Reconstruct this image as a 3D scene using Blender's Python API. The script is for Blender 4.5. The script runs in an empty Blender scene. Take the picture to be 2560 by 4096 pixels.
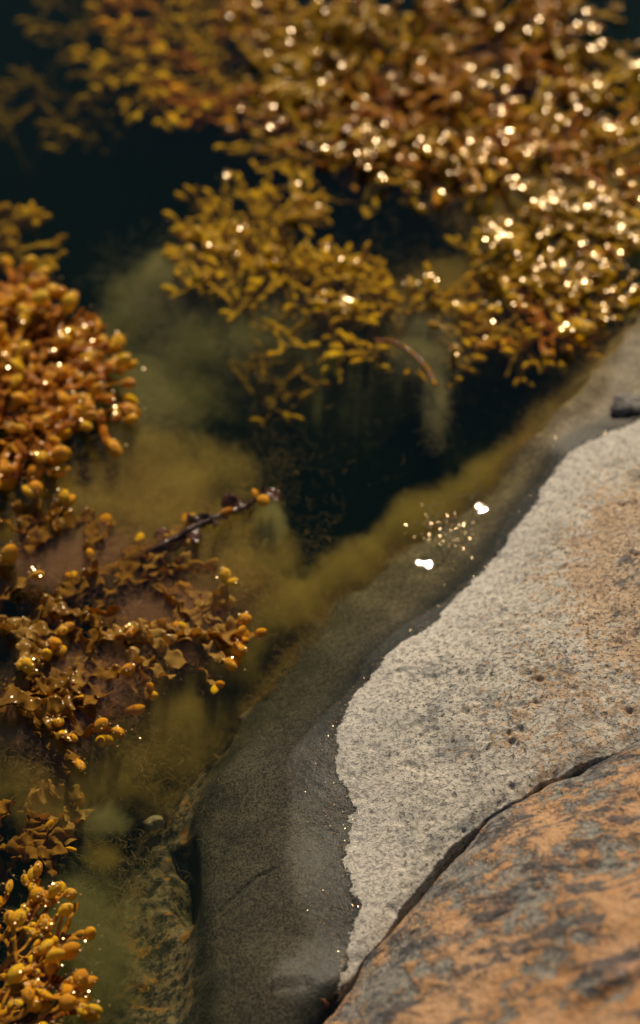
import bpy, math, random
import numpy as np
from mathutils import Vector, Matrix

C = bpy.context.scene
# ------------------------------------------------------------------ camera, sky, sun, exposure
CAM_H, PITCH, LENS = 1.2, 45.0, 85.0
cam_d = bpy.data.cameras.new('camera'); cam = bpy.data.objects.new('camera', cam_d)
C.collection.objects.link(cam); C.camera = cam
cam.location = (0, 0, CAM_H); cam.rotation_euler = (math.radians(90 - PITCH), 0, 0)
cam_d.sensor_fit = 'VERTICAL'; cam_d.sensor_height = 36; cam_d.sensor_width = 22.5; cam_d.lens = LENS
cam_d.clip_start = 0.05; cam_d.clip_end = 2000
cam_d.dof.use_dof = True; cam_d.dof.focus_distance = 1.51; cam_d.dof.aperture_fstop = 3.7
cam_d.dof.aperture_blades = 0

def ray(u, v):
    """direction through photo point (u, v), photo 2560 x 4096"""
    xc = (u - 1280) / 4096 * 36 / LENS; yc = (2048 - v) / 4096 * 36 / LENS
    p = math.radians(PITCH); s, c = math.sin(p), math.cos(p)
    return np.array([xc, c + yc * s, -s + yc * c])
def at(u, v, z=0.0):
    d = ray(u, v); t = (z - CAM_H) / d[2]
    return np.array([d[0] * t, d[1] * t, z])
OV = 2560 / 1512
def ov(u, v, z=0.0): return at(u * OV, v * OV, z)

d = ray(2070, 2350); S = Vector((d[0], d[1], -d[2])).normalized()
SUN_EL = math.asin(S.z); SUN_AZ = math.atan2(S.x, S.y)
w = bpy.data.worlds.new("World"); C.world = w; w.use_nodes = True
sky = w.node_tree.nodes.new('ShaderNodeTexSky'); sky.sky_type = 'NISHITA'; sky.sun_disc = False
sky.sun_elevation = SUN_EL; sky.sun_rotation = SUN_AZ
bg = w.node_tree.nodes['Background']; bg.inputs['Strength'].default_value = 0.05
sky.dust_density = 0.0; sky.air_density = 0.9; sky.ozone_density = 1.0
w.node_tree.links.new(sky.outputs[0], bg.inputs[0])
sl = bpy.data.lights.new('sun', 'SUN'); sl.energy = 5.0; sl.angle = math.radians(0.53); sl.color = (1.0, 0.81, 0.57)
so = bpy.data.objects.new('sun', sl); C.collection.objects.link(so)
so.rotation_euler = S.to_track_quat('Z', 'Y').to_euler(); so.location = (0, 5, 5)
C.view_settings.view_transform = 'Standard'; C.view_settings.look = 'None'
C.view_settings.exposure = -0.25; C.view_settings.gamma = 1.0
C.render.engine = 'CYCLES'
cy = C.cycles
cy.use_denoising = True
cy.max_bounces = 6; cy.diffuse_bounces = 3; cy.glossy_bounces = 3; cy.transmission_bounces = 4
cy.transparent_max_bounces = 12; cy.volume_bounces = 1
cy.use_adaptive_sampling = True; cy.adaptive_threshold = 0.01
cy.sample_clamp_indirect = 4.0; cy.sample_clamp_direct = 0.0
cy.caustics_reflective = False; cy.caustics_refractive = False

# ------------------------------------------------------------------ numpy helpers
def _hash(ix, iy, iz, seed):
    h = (ix.astype(np.int64) * 374761393 + iy.astype(np.int64) * 668265263 + iz.astype(np.int64) * 2147483647 + seed * 1274126177) & 0xffffffff
    h = ((h ^ (h >> 13)) * 1274126177) & 0xffffffff
    h = h ^ (h >> 16)
    return (h & 0xffff) / 65535.0 * 2 - 1
def vnoise(P, scale, seed=0):
    """smooth value noise in -1..1 at points P (n,2|3)"""
    Q = P * scale
    if Q.shape[1] == 2: Q = np.concatenate([Q, np.zeros((len(Q), 1))], 1)
    # a slight rotation hides the lattice
    R = np.array([[0.80, 0.55, 0.22], [-0.58, 0.81, 0.05], [-0.15, -0.17, 0.97]])
    Q = Q @ R + 13.7 * (seed + 1)
    I = np.floor(Q); F = Q - I; I = I.astype(np.int64)
    F = F * F * F * (F * (F * 6 - 15) + 10)
    out = np.zeros(len(Q))
    for dx in (0, 1):
        wx = F[:, 0] if dx else 1 - F[:, 0]
        for dy in (0, 1):
            wy = F[:, 1] if dy else 1 - F[:, 1]
            for dz in (0, 1):
                wz = F[:, 2] if dz else 1 - F[:, 2]
                out += wx * wy * wz * _hash(I[:, 0] + dx, I[:, 1] + dy, I[:, 2] + dz, seed)
    return out
def fbm(P, scale, octs=4, seed=0, gain=0.5):
    o = 0; a = 1
    for k in range(octs):
        o = o + a * vnoise(P, scale * 2.03 ** k, seed + k * 7); a *= gain
    return o
def sstep(a, b, x):
    t = np.clip((x - a) / (b - a), 0, 1); return t * t * (3 - 2 * t)
def poly_dist(P, L):
    """signed distance of P (n,2) to polyline L (m,2), positive to the right of its direction; plus arc length"""
    best = np.full(len(P), 1e9); sg = np.ones(len(P)); arc = np.zeros(len(P)); acc = 0
    for i in range(len(L) - 1):
        a, b = L[i], L[i + 1]; ab = b - a; ln = np.hypot(*ab)
        t = np.clip(((P - a) @ ab) / (ln * ln), 0, 1)
        q = P - (a + t[:, None] * ab); dd = np.hypot(q[:, 0], q[:, 1])
        cr = ab[0] * (P[:, 1] - a[1]) - ab[1] * (P[:, 0] - a[0])
        m = dd < best - 1e-9
        best[m] = dd[m]; sg[m] = np.where(cr[m] > 0, -1, 1); arc[m] = acc + t[m] * ln
        acc += ln
    return best * sg, arc
def tps_fit(pts, smooth=1e-5):
    P = np.array([p[:2] for p in pts]); Z = np.array([p[2] for p in pts]); n = len(P)
    r = np.hypot(P[:, None, 0] - P[None, :, 0], P[:, None, 1] - P[None, :, 1])
    K = np.where(r > 0, r * r * np.log(r + 1e-12), 0) + smooth * np.eye(n)
    A = np.zeros((n + 3, n + 3)); A[:n, :n] = K; A[:n, n] = 1; A[:n, n + 1:] = P; A[n, :n] = 1; A[n + 1:, :n] = P.T
    s = np.linalg.solve(A, np.concatenate([Z, [0, 0, 0]]))
    def f(Q):
        o = np.empty(len(Q))
        for i in range(0, len(Q), 50000):
            q = Q[i:i + 50000]
            r = np.hypot(q[:, None, 0] - P[None, :, 0], q[:, None, 1] - P[None, :, 1])
            o[i:i + 50000] = (r * r * np.log(r + 1e-12)) @ s[:n] + s[n] + q @ s[n + 1:]
        return o
    return f
def axis(lo, hi, step, LO, HI, grow=1.25):
    a = list(np.arange(lo, hi + step, step)); st = step
    while a[-1] < HI: st *= grow; a.append(a[-1] + st)
    st = step; b = []; x = lo
    while x > LO: st *= grow; x -= st; b.append(x)
    return np.array(b[::-1] + a)
def mesh_np(name, V, F, smooth=True):
    me = bpy.data.meshes.new(name); V = np.asarray(V, np.float32); F = np.asarray(F, np.int32); k = F.shape[1]
    me.vertices.add(len(V)); me.vertices.foreach_set('co', V.ravel())
    me.loops.add(F.size); me.loops.foreach_set('vertex_index', F.ravel())
    me.polygons.add(len(F)); me.polygons.foreach_set('loop_start', np.arange(len(F), dtype=np.int32) * k)
    me.polygons.foreach_set('loop_total', np.full(len(F), k, np.int32))
    me.update(calc_edges=True); me.validate()
    if smooth: me.polygons.foreach_set('use_smooth', np.ones(len(F), bool))
    return me
def grid_faces(nx, ny):
    i = np.arange(nx - 1)[None, :] + np.arange(ny - 1)[:, None] * nx; i = i.ravel()
    return np.stack([i, i + 1, i + 1 + nx, i + nx], 1)
def attr(me, name, vals):
    a = me.attributes.new(name, 'FLOAT', 'POINT'); a.data.foreach_set('value', np.asarray(vals, np.float32))
def link(name, me, mat=None, parent=None, label=None, cat=None, group=None, kind=None):
    o = bpy.data.objects.new(name, me); C.collection.objects.link(o)
    if mat and me and not me.materials: me.materials.append(mat)
    if parent: o.parent = parent
    if label: o['label'] = label
    if cat: o['category'] = cat
    if group: o['group'] = group
    if kind: o['kind'] = kind
    return o

# ------------------------------------------------------------------ node helper
class NT:
    def __init__(s, name):
        s.m = bpy.data.materials.new(name); s.m.use_nodes = True; s.t = s.m.node_tree; s.n = s.t.nodes
        s.n.clear(); s.out = s.n.new('ShaderNodeOutputMaterial')
    def node(s, typ, **kw):
        n = s.n.new(typ)
        for k, v in kw.items():
            if k.startswith('_'): setattr(n, k[1:], v)
        return n
    def put(s, sock, v):
        if isinstance(v, bpy.types.NodeSocket): s.t.links.new(v, sock)
        elif v is not None:
            if hasattr(sock.default_value, '__len__') and not hasattr(v, '__len__'): v = (v,) * len(sock.default_value)
            if hasattr(v, '__len__') and len(v) == 3 and len(sock.default_value) == 4: v = tuple(v) + (1,)
            sock.default_value = v
    def math(s, op, a, b=None, c=None, clamp=False):
        n = s.n.new('ShaderNodeMath'); n.operation = op; n.use_clamp = clamp
        s.put(n.inputs[0], a)
        if b is not None: s.put(n.inputs[1], b)
        if c is not None: s.put(n.inputs[2], c)
        return n.outputs[0]
    def mix(s, f, a, b, blend='MIX'):
        n = s.n.new('ShaderNodeMix'); n.data_type = 'RGBA'; n.blend_type = blend
        s.put(n.inputs[0], f); s.put(n.inputs[6], a); s.put(n.inputs[7], b); return n.outputs[2]
    def ramp(s, x, lo, hi, a=0.0, b=1.0):
        n = s.n.new('ShaderNodeMapRange'); n.interpolation_type = 'SMOOTHSTEP'
        s.put(n.inputs[0], x); s.put(n.inputs[1], lo); s.put(n.inputs[2], hi); s.put(n.inputs[3], a); s.put(n.inputs[4], b)
        return n.outputs[0]
    def pos(s): return s.n.new('ShaderNodeNewGeometry').outputs['Position']
    def obj(s): return s.n.new('ShaderNodeTexCoord').outputs['Object']
    def sep(s, v):
        n = s.n.new('ShaderNodeSeparateXYZ'); s.put(n.inputs[0], v); return n.outputs
    def noise(s, vec, scale, detail=4, rough=0.5, dist=0.0):
        n = s.n.new('ShaderNodeTexNoise'); s.put(n.inputs['Vector'], vec); s.put(n.inputs['Scale'], scale)
        s.put(n.inputs['Detail'], detail); s.put(n.inputs['Roughness'], rough); s.put(n.inputs['Distortion'], dist); return n.outputs['Fac']
    def voro(s, vec, scale, feature='F1', rnd=1.0):
        n = s.n.new('ShaderNodeTexVoronoi'); n.feature = feature; s.put(n.inputs['Vector'], vec); s.put(n.inputs['Scale'], scale)
        s.put(n.inputs['Randomness'], rnd); return n
    def mapv(s, vec, scale=(1, 1, 1), rot=(0, 0, 0), loc=(0, 0, 0)):
        n = s.n.new('ShaderNodeMapping'); s.put(n.inputs[0], vec); n.inputs['Scale'].default_value = scale
        n.inputs['Rotation'].default_value = rot; n.inputs['Location'].default_value = loc; return n.outputs[0]
    def attr(s, name):
        n = s.n.new('ShaderNodeAttribute'); n.attribute_name = name; return n.outputs['Fac']
    def bump(s, h, dist, strength=1.0, normal=None):
        n = s.n.new('ShaderNodeBump'); s.put(n.inputs['Strength'], strength); s.put(n.inputs['Distance'], dist)
        s.put(n.inputs['Height'], h)
        if normal: s.put(n.inputs['Normal'], normal)
        return n.outputs[0]
    def bsdf(s, color, rough, normal=None, spec=0.5, **kw):
        n = s.n.new('ShaderNodeBsdfPrincipled'); s.put(n.inputs['Base Color'], color); s.put(n.inputs['Roughness'], rough)
        s.put(n.inputs['Specular IOR Level'], spec)
        if normal: s.put(n.inputs['Normal'], normal)
        for k, v in kw.items(): s.put(n.inputs[k.replace('_', ' ')], v)
        s.t.links.new(n.outputs[0], s.out.inputs['Surface']); return n

# ------------------------------------------------------------------ lines on the rock (ground plan, from the photo)
DRY = np.array([ov(*p)[:2] for p in [(3000, 560), (1900, 900), (1640, 985), (1512, 1010), (1440, 1040), (1380, 1065), (1322, 1105), (1292, 1150), (1252, 1220), (1215, 1265),
    (1165, 1330), (1110, 1385), (1060, 1432), (1030, 1480), (1000, 1508), (950, 1530), (900, 1580), (866, 1622), (832, 1652), (820, 1690),
    (792, 1745), (800, 1790), (788, 1835), (812, 1885), (836, 1930), (828, 1980), (812, 2040), (832, 2120), (850, 2165), (828, 2215),
    (808, 2315), (780, 2400), (700, 2560)]])
_cu = [1245, 1407, 1587, 1749, 1920, 2145, 2370, 2560, 2800, 4800]; _cz = [.0, .004, .010, .018, .028, .036, .044, .052, .06, .1]
CRACK = np.array([at(*p, float(np.interp(p[0], _cu, _cz)))[:2] for p in [(500, 5300), (900, 4620), (1100, 4280), (1245, 4097), (1308, 4033), (1407, 3916), (1470, 3817), (1542, 3727), (1587, 3655),
    (1650, 3592), (1704, 3520), (1749, 3457), (1785, 3421), (1848, 3358), (1920, 3300), (2010, 3232), (2100, 3187), (2145, 3155),
    (2235, 3110), (2370, 3052), (2460, 3007), (2560, 2948), (2800, 2830), (3300, 2640), (4800, 2200), (7000, 1500)]])
LEDGE = np.array([ov(*p, -.02)[:2] for p in [(470, 2700), (478, 2419), (476, 2250), (468, 2100), (462, 1990), (472, 1900), (496, 1820), (545, 1745), (620, 1640)]])
EDGE = np.array([ov(*p, -.02)[:2] for p in [(2300, 300), (1800, 560), (1512, 800), (1440, 865), (1380, 925), (1300, 1005), (1225, 1085), (1150, 1150), (1060, 1215), (960, 1275), (870, 1340), (800, 1395), (745, 1490),
    (650, 1590), (520, 1690), (450, 1770), (390, 1880), (340, 1980), (285, 2100), (245, 2250), (200, 2419), (150, 2700)]])

slab_pts = []
def sp(u, v, z): slab_pts.append(ov(u, v, z))
for q in [(1512, 1010, .012), (1380, 1065, .008), (1292, 1150, .006), (1165, 1330, .006), (1030, 1480, .007), (900, 1580, .007), (820, 1690, .008), (792, 1745, .008), (790, 1835, .008),
          (836, 1930, .009), (815, 2040, .009), (850, 2165, .009), (808, 2315, .008),
          (1512, 1300, .05), (1512, 1600, .058), (1350, 1400, .038), (1250, 1600, .042), (1400, 1500, .052), (1100, 1700, .033), (1000, 1900, .022),
          (1512, 1150, .034), (1000, 1700, .026), (900, 1850, .017),
          # under water, down to the rim
          (1440, 960, .004), (1480, 900, .006), (1400, 985, .003), (1300, 1050, .001), (1200, 1170, -.008), (1110, 1290, -.008), (1000, 1400, -.008), (900, 1480, -.009), (800, 1600, -.010), (700, 1750, -.004), (640, 1900, -.004),
          (640, 2100, -.001), (640, 2300, -.001), (720, 2000, .003), (740, 2200, .003), (540, 1900, -.012), (510, 2100, -.012), (510, 2300, -.012),
          (1150, 1150, -.035), (1000, 1270, -.035), (870, 1345, -.035), (745, 1490, -.035), (650, 1590, -.035), (560, 1700, -.035),
          (400, 2000, -.03), (380, 2200, -.03), (340, 2350, -.032), (420, 1850, -.028), (1512, 805, .004), (1420, 890, .001), (1340, 965, .0), (1260, 1050, -.006)]: sp(*q)
slab_pts += [(1.2, 1.9, .16), (1.2, 2.8, .12), (0.75, 2.7, .0), (.6, 1.5, .1), (.7, 1.1, .1), (2.5, 2.4, .3), (2.5, 1, .3), (2.5, 4.5, .2), (.7, .8, .02), (0.1, .6, -.03), (0, .3, -.05), (-.3, -.5, -.12), (1.4, 4.5, -.1)]
for u_ in (1300, 1407, 1587, 1749, 1920, 2145, 2370, 2560):
    k_ = float(np.interp(u_, [1245, 1308, 1407, 1470, 1587, 1749, 1920, 2145, 2370, 2560], [4097, 4033, 3916, 3817, 3655, 3457, 3300, 3155, 3052, 2948]))
    slab_pts.append(at(u_, k_, float(np.interp(u_, _cu, _cz))))
f_slab = tps_fit(slab_pts)

def slab_height(P, micro=True):
    z = f_slab(P)
    z = np.clip(z, -.6, .35)
    wob = .006 * vnoise(P, 22, 3) + .003 * vnoise(P, 60, 4)
    de, _ = poly_dist(P, EDGE)           # <0 : beyond the rim (open water)
    de = de + wob * 2
    # beyond the rim the flank falls away
    out = np.clip(-de, 0, None)
    z = z - .9 * out - 3.0 * np.clip(out - .03, 0, None)
    z = np.maximum(z, -.47 + .03 * vnoise(P, 6, 9))
    # the ledge at the lower left: a small step down with a dark slot beneath it
    dl, al = poly_dist(P, LEDGE); dl = -dl if LSIGN < 0 else dl
    inside = sstep(0, .05, al) * sstep(LLEN, LLEN - .07, al)
    step = sstep(.012, -.016, dl + .9 * wob)
    z = z - step * inside * .018
    sy_ = at(770, 3490, -.03)[1]
    nz_ = vnoise(P, 70, 41); slot = sstep(.003, -.004, dl) * np.exp(-((np.clip(-dl, 0, 1) + .002 * nz_) / .016) ** 4) * np.exp(-((P[:, 1] - sy_ + .5 * (dl + .01) + .004 * nz_) / .030) ** 4)
    z = z - .028 * slot
    # fissures across the wet rock
    for F_, dep, wd in FISS:
        df, af = poly_dist(P, F_); df = df + .0016 * vnoise(P, 90, 31)
        L_ = np.sum(np.hypot(*(F_[1:] - F_[:-1]).T)); t = af / L_
        z = z - dep * np.exp(-(df / wd) ** 2) * sstep(0, .15, t) * sstep(1, .85, t) * (.75 + .4 * vnoise(P, 60, 33))
        z = z + dep * .45 * sstep(-wd * 5, 0, df) * sstep(wd * .6, -wd * .2, df) * sstep(0, .15, t) * sstep(1, .85, t)
    # large undulation
    z = z + .0035 * vnoise(P, 14, 5) + .0022 * vnoise(P, 33, 6)
    # crack side: falls into the crack
    dc, ac = poly_dist(P, CRACK)         # >0 : near-rock side
    dcw = dc + .0022 * fbm(P, 55, 3, 40)
    z = z - .09 * sstep(.0002, .0040, dcw) - .0025 * sstep(-.009, 0, dcw)
    return z, de, dl, dc
LLEN = np.sum(np.hypot(*(LEDGE[1:] - LEDGE[:-1]).T))
_t, _ = poly_dist(np.array([ov(600, 2100, -.02)[:2]]), LEDGE); LSIGN = 1 if _t[0] > 0 else -1
FISS = [(np.array([ov(*p, -.01)[:2] for p in [(500, 2165), (540, 2130), (575, 2105), (610, 2085), (645, 2070), (670, 2062)]]), .0022, .0014),
        (np.array([ov(*p, -.01)[:2] for p in [(580, 2400), (620, 2370), (660, 2350), (700, 2355), (745, 2345)]]), .003, .002),
        (np.array([ov(*p, .0)[:2] for p in [(1480, 965), (1500, 985), (1560, 975)]]), .012, .004),
        (np.array([ov(*p, .004)[:2] for p in [(880, 1590), (930, 1562), (985, 1535), (1040, 1500)]]), .0016, .0012)]

# ------------------------------------------------------------------ rock materials
def mat_slab():
    m = NT('weathered_rock'); P = m.pos(); x, y, z = m.sep(P)
    n_big = m.noise(P, 9, 3); n_mid = m.noise(P, 45, 5, .6); n_fine = m.noise(P, 240, 5, .65); n_gr = m.noise(P, 800, 4, .7); spk = m.ramp(m.noise(P, 620, 3, .75), .46, .56)
    str_ = m.noise(P, 105, 5, .65, .4)
    dry = m.attr('dry'); rust = m.attr('rust'); fr = m.attr('rim'); led = m.attr('ledge')
    # dry crust
    c = m.mix(m.ramp(n_fine, .35, .65), (.58, .55, .47), (.76, .71, .60))
    c = m.mix(m.ramp(n_mid, .48, .66, 0, .7), c, (.25, .265, .27))
    om = m.math('ADD', m.math('MULTIPLY', rust, .15), m.math('ADD', m.math('MULTIPLY', n_mid, .30), m.math('MULTIPLY', m.noise(P, 190, 5, .7, 0), .62))); om = m.math('ADD', om, m.math('ADD', .006, m.math('MULTIPLY', rust, .035)))
    oc = m.mix(m.ramp(n_gr, .35, .7), (.58, .38, .21), (.70, .52, .34))
    c = m.mix(m.ramp(om, .555, .60, 0, .8), c, oc)
    dk = m.math('ADD', m.math('MULTIPLY', m.noise(P, 26, 4, .6, .3), .55), m.math('MULTIPLY', str_, .5))
    dk = m.math('ADD', dk, m.math('MULTIPLY', m.ramp(rust, .2, .9), .05))
    c = m.mix(m.ramp(dk, .62, .72, 0, .8), c, (.10, .11, .12))
    pits = m.math('MAXIMUM', m.ramp(m.noise(P, 330, 3, .6, .4), .60, .66), m.ramp(m.noise(P, 130, 4, .7, .2), .66, .70))
    c = m.mix(m.math('MULTIPLY', pits, .75), c, (.07, .07, .07))
    rough_zone = m.ramp(dry, .02, .09)
    cr_ = m.noise(P, 360, 4, .75, 0)
    c = m.mix(m.math('MULTIPLY', m.ramp(cr_, .55, .62), m.math('ADD', .04, m.math('MULTIPLY', rough_zone, .36))), c, (.13, .135, .13))
    c = m.mix(m.math('MULTIPLY', m.ramp(m.noise(P, 17, 4, .6), .54, .66), .35), c, (.26, .275, .28))
    c = m.mix(m.math('MULTIPLY', spk, m.math('ADD', .02, m.math('MULTIPLY', rough_zone, .16))), c, (.17, .17, .16))
    # wet rock
    wc = m.mix(m.ramp(n_fine, .35, .68), (.020, .025, .018), (.068, .068, .047))
    wc = m.mix(m.ramp(m.noise(P, 30, 4, .6), .52, .64, 0, .55), wc, (.022, .027, .028))
    wc = m.mix(m.ramp(n_gr, .58, .70, 0, .5), wc, (.15, .14, .10))
    silt = m.ramp(m.math('ADD', m.math('MULTIPLY', dry, -1), m.math('MULTIPLY', n_big, .02)), .014, .042)
    siltc = m.mix(m.ramp(n_mid, .4, .62), (.22, .175, .10), (.36, .29, .17))
    siltc = m.mix(m.ramp(n_gr, .52, .66, 0, .45), siltc, (.05, .045, .035))
    wc = m.mix(m.math('MULTIPLY', silt, m.ramp(y, 1.04, 1.24, .2, .95)), wc, siltc)
    wc = m.mix(m.math('MULTIPLY', m.ramp(m.noise(P, 620, 4, .8), .47, .55), .95), wc, m.mix(.75, wc, (.006, .008, .008), 'MIX'))
    wc = m.mix(m.ramp(m.noise(P, 1300, 2, .7), .56, .66, 0, .4), wc, (.13, .13, .10))
    # shelf below the ledge and rim: brown and orange growth over dark stone
    shelf = m.ramp(m.math('ADD', led, m.math('MULTIPLY', m.math('SUBTRACT', n_mid, .5), .02)), .0, .010)
    shc = m.mix(m.ramp(m.noise(P, 110, 5, .72, .1), .42, .6), (.06, .058, .05), (.32, .24, .16))
    shc = m.mix(m.ramp(m.noise(P, 60, 5, .7, .1), .54, .62, 0, .85), shc, (.50, .25, .06))
    wc = m.mix(shelf, wc, shc)
    rimm = m.math('MULTIPLY', m.ramp(y, 1.10, 1.20), 1.0); rimm = m.math('MULTIPLY', rimm, m.ramp(m.math('ADD', fr, m.math('MULTIPLY', m.math('SUBTRACT', n_mid, .5), .03)), -.004, .014))
    wc = m.mix(rimm, wc, m.mix(m.ramp(n_fine, .35, .65), (.22, .17, .06), (.42, .33, .12)))
    # jagged drying line
    nz = m.math('MULTIPLY', m.math('SUBTRACT', m.noise(P, 170, 5, .7, .6), .5), .014)
    nz = m.math('ADD', nz, m.math('MULTIPLY', m.math('SUBTRACT', m.noise(P, 50, 3, .6), .5), .012))
    fac = m.ramp(m.math('ADD', dry, nz), -.0004, .0009)
    pale = m.ramp(m.math('ADD', dry, nz), .0, .05, .7, 0)     # salt crust, palest by the water line
    c = m.mix(pale, c, (.72, .69, .61))
    edge = m.ramp(dry, -.03, 0, 0, 1)
    wc = m.mix(m.math('MULTIPLY', edge, .5), wc, (.022, .024, .018))
    col = m.mix(fac, wc, c)
    h = m.math('ADD', m.math('MULTIPLY', n_fine, .6), m.math('MULTIPLY', n_gr, .7))
    h = m.math('SUBTRACT', h, m.math('MULTIPLY', pits, m.math('MULTIPLY', fac, .8)))
    h = m.math('SUBTRACT', h, m.math('MULTIPLY', m.math('MULTIPLY', fac, m.ramp(cr_, .52, .64)), .5))
    hb = m.math('ADD', m.math('MULTIPLY', h, m.math('ADD', m.math('MULTIPLY', fac, .75), .45)), m.math('MULTIPLY', fac, .25))
    nrm = m.bump(hb, .0015, 1.0)
    rough = m.math('SUBTRACT', m.math('ADD', m.math('MULTIPLY', fac, .42), .46), m.math('MULTIPLY', edge, m.math('MULTIPLY', m.math('SUBTRACT', 1, fac), .16)))
    above = m.ramp(z, -.001, .002)
    spec = m.math('ADD', m.math('MULTIPLY', above, .35), .03)
    m.bsdf(col, rough, nrm, spec); return m.m

def mat_near():
    m = NT('orange_lichen_rock'); P = m.pos(); x, y, z = m.sep(P)
    n1 = m.noise(P, 20, 6, .68, .4); n2 = m.noise(P, 85, 5, .68, .3); n3 = m.noise(P, 300, 4, .6)
    st = m.noise(m.mapv(P, (1, 3.2, 2), (0, 0, math.radians(28))), 20, 5, .62, .5)
    dc = m.attr('crack')
    c = m.mix(m.ramp(n3, .35, .65), (.17, .168, .155), (.36, .335, .285))
    c = m.mix(m.ramp(n2, .5, .68, 0, .6), c, (.36, .33, .30))
    og = m.mix(m.ramp(n1, .4, .65), (.52, .25, .085), (.58, .34, .18))
    og = m.mix(m.ramp(n3, .45, .7, 0, .6), og, (.66, .40, .17))
    om = m.math('ADD', m.math('ADD', m.math('MULTIPLY', n1, .5), m.math('MULTIPLY', n2, .42)), m.ramp(dc, .02, .16, 0.0, .07))
    c = m.mix(m.ramp(m.math('ADD', om, m.math('MULTIPLY', m.math('SUBTRACT', n3, .5), .16)), .445, .505, 0, .85), c, og)
    pk = m.ramp(m.noise(P, 8, 3), .5, .62, 0, .5)
    c = m.mix(m.math('MULTIPLY', pk, m.ramp(dc, .08, .2)), c, (.66, .42, .31))
    dk = m.math('ADD', m.math('MULTIPLY', st, .7), m.math('MULTIPLY', n2, .3))
    c = m.mix(m.ramp(dk, .515, .57, 0, .88), c, (.085, .09, .10))
    c = m.mix(m.ramp(m.noise(P, 55, 5, .75, .4), .56, .63, 0, .7), c, (.10, .105, .11))
    c = m.mix(m.ramp(m.noise(P, 150, 3, .6), .63, .68, 0, .8), c, (.05, .05, .055))
    h = m.math('ADD', m.math('MULTIPLY', n2, 1.2), m.math('MULTIPLY', n3, .8)); h = m.math('ADD', h, m.math('MULTIPLY', m.ramp(om, .445, .505), .35))
    m.bsdf(c, .85, m.bump(h, .0035, 1.0), .3); return m.m

def rock_grid(name, fx, fy, fz, mat, **tags):
    X, Y = np.meshgrid(fx, fy); P = np.stack([X.ravel(), Y.ravel()], 1)
    z, at_ = fz(P)
    me = mesh_np(name, np.concatenate([P, z[:, None]], 1), grid_faces(len(fx), len(fy)))
    for k, v in at_.items(): attr(me, k, v)
    return link(name, me, mat, **tags)

def fz_slab(P):
    z, de, dl, dc = slab_height(P)
    dd, _ = poly_dist(P, DRY); dd = dd * DSIGN
    dryf = sstep(-.002, .004, dd + .005 * vnoise(P, 120, 77))
    r = fbm(P, 150, 2, 50, .55)
    r2 = vnoise(P, 300, 60)
    pit = np.clip(vnoise(P, 130, 62) - .45, 0, 1) + .8 * np.clip(vnoise(P, 300, 63) - .45, 0, 1)
    chip = np.clip(fbm(P, 105, 2, 64) - .7, 0, 1)
    hz = .4 + .8 * sstep(.02, .09, dd)
    z = z + (.00040 * fbm(P, 230, 2, 50, .7) * np.clip(.55 + .8 * vnoise(P, 38, 51), .1, 1.4) + .0005 * vnoise(P, 75, 52)) * (.3 + .8 * dryf * hz) - .0020 * pit * (.3 + dryf) - .0036 * chip * dryf * (.5 + hz)
    z = z + .0008 * dryf
    sh = (1 - sstep(-.004, .01, de)) + (1 - sstep(-.012, .002, dl))
    z = z + np.clip(sh, 0, 1) * .0022 * fbm(P, 90, 3, 70)
    # rust spreads with height towards the crown of the slab
    rx = ov(1500, 1350, .05); rust = np.exp(-(((P[:, 0] - rx[0] - .01) / .07) ** 2 + ((P[:, 1] - rx[1]) / .11) ** 2)) * 1.1
    rust = np.clip(rust + .28 * sstep(.03, .13, dd) + .28 * vnoise(P, 10, 71), 0, 1)
    inside = (al_in(P))
    return z, dict(dry=dd, rust=rust, rim=-de, ledge=np.where(inside, -dl, np.where(P[:, 1] < 1.22, -de, -1)))
def al_in(P):
    dl, al = poly_dist(P, LEDGE); return (al > .001) & (al < LLEN - .001) & (P[:, 0] < .2)
_t, _ = poly_dist(np.array([ov(1300, 1500)[:2]]), DRY); DSIGN = 1 if _t[0] > 0 else -1
_t, _ = poly_dist(np.array([ov(1000, 1400)[:2]]), EDGE); assert True
if _t[0] < 0: EDGE = EDGE[::-1]
_t, _ = poly_dist(np.array([at(2300, 3700, .02)[:2]]), CRACK)
if _t[0] < 0: CRACK = CRACK[::-1]

M_slab = mat_slab()
rock_grid('shore_rock', axis(-.20, .30, .00095, -2.5, 3.5), axis(.82, 1.66, .00095, -2.5, 6.0), fz_slab, M_slab,
          label='long pale grey rock slab sloping under the water with a dark wet margin', cat='rock')

near_pts = [at(u, v, z + (.004 if i < 8 else 0)) for i, (u, v, z) in enumerate([(1245, 4097, .0), (1407, 3916, .004), (1587, 3655, .010), (1749, 3457, .018), (1920, 3300, .028), (2145, 3155, .036), (2370, 3052, .044), (2560, 2948, .052),
     (1500, 4096, .055), (1700, 3800, .055), (1900, 3600, .065), (2150, 3400, .075), (2400, 3250, .082), (2560, 3150, .084),
     (1900, 4096, .095), (2200, 3900, .115), (2200, 3700, .10), (2500, 3600, .118), (2560, 4096, .15), (2560, 3350, .088), (2350, 3480, .088)])]
near_pts += [np.array(q) for q in [(.6, 1.25, .13), (.6, .7, .2), (0, .45, .16), (-.2, 0, .1), (1.5, 1.3, .25), (1.5, 0, .3), (0, -1, .2), (1.5, -1.5, .3), (-.6, -1, .05)]]
f_near = tps_fit(near_pts)
GAPS = [(at(1690, 3540, .02), .050, .011), (at(2200, 3130, .03), .022, .0045), (at(2460, 3010, .05), .03, .0050), (at(1450, 3850, .0), .03, .0025), (at(1290, 4050, 0), .03, .010), (at(1900, 3310, .02), .03, .001)]
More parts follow.
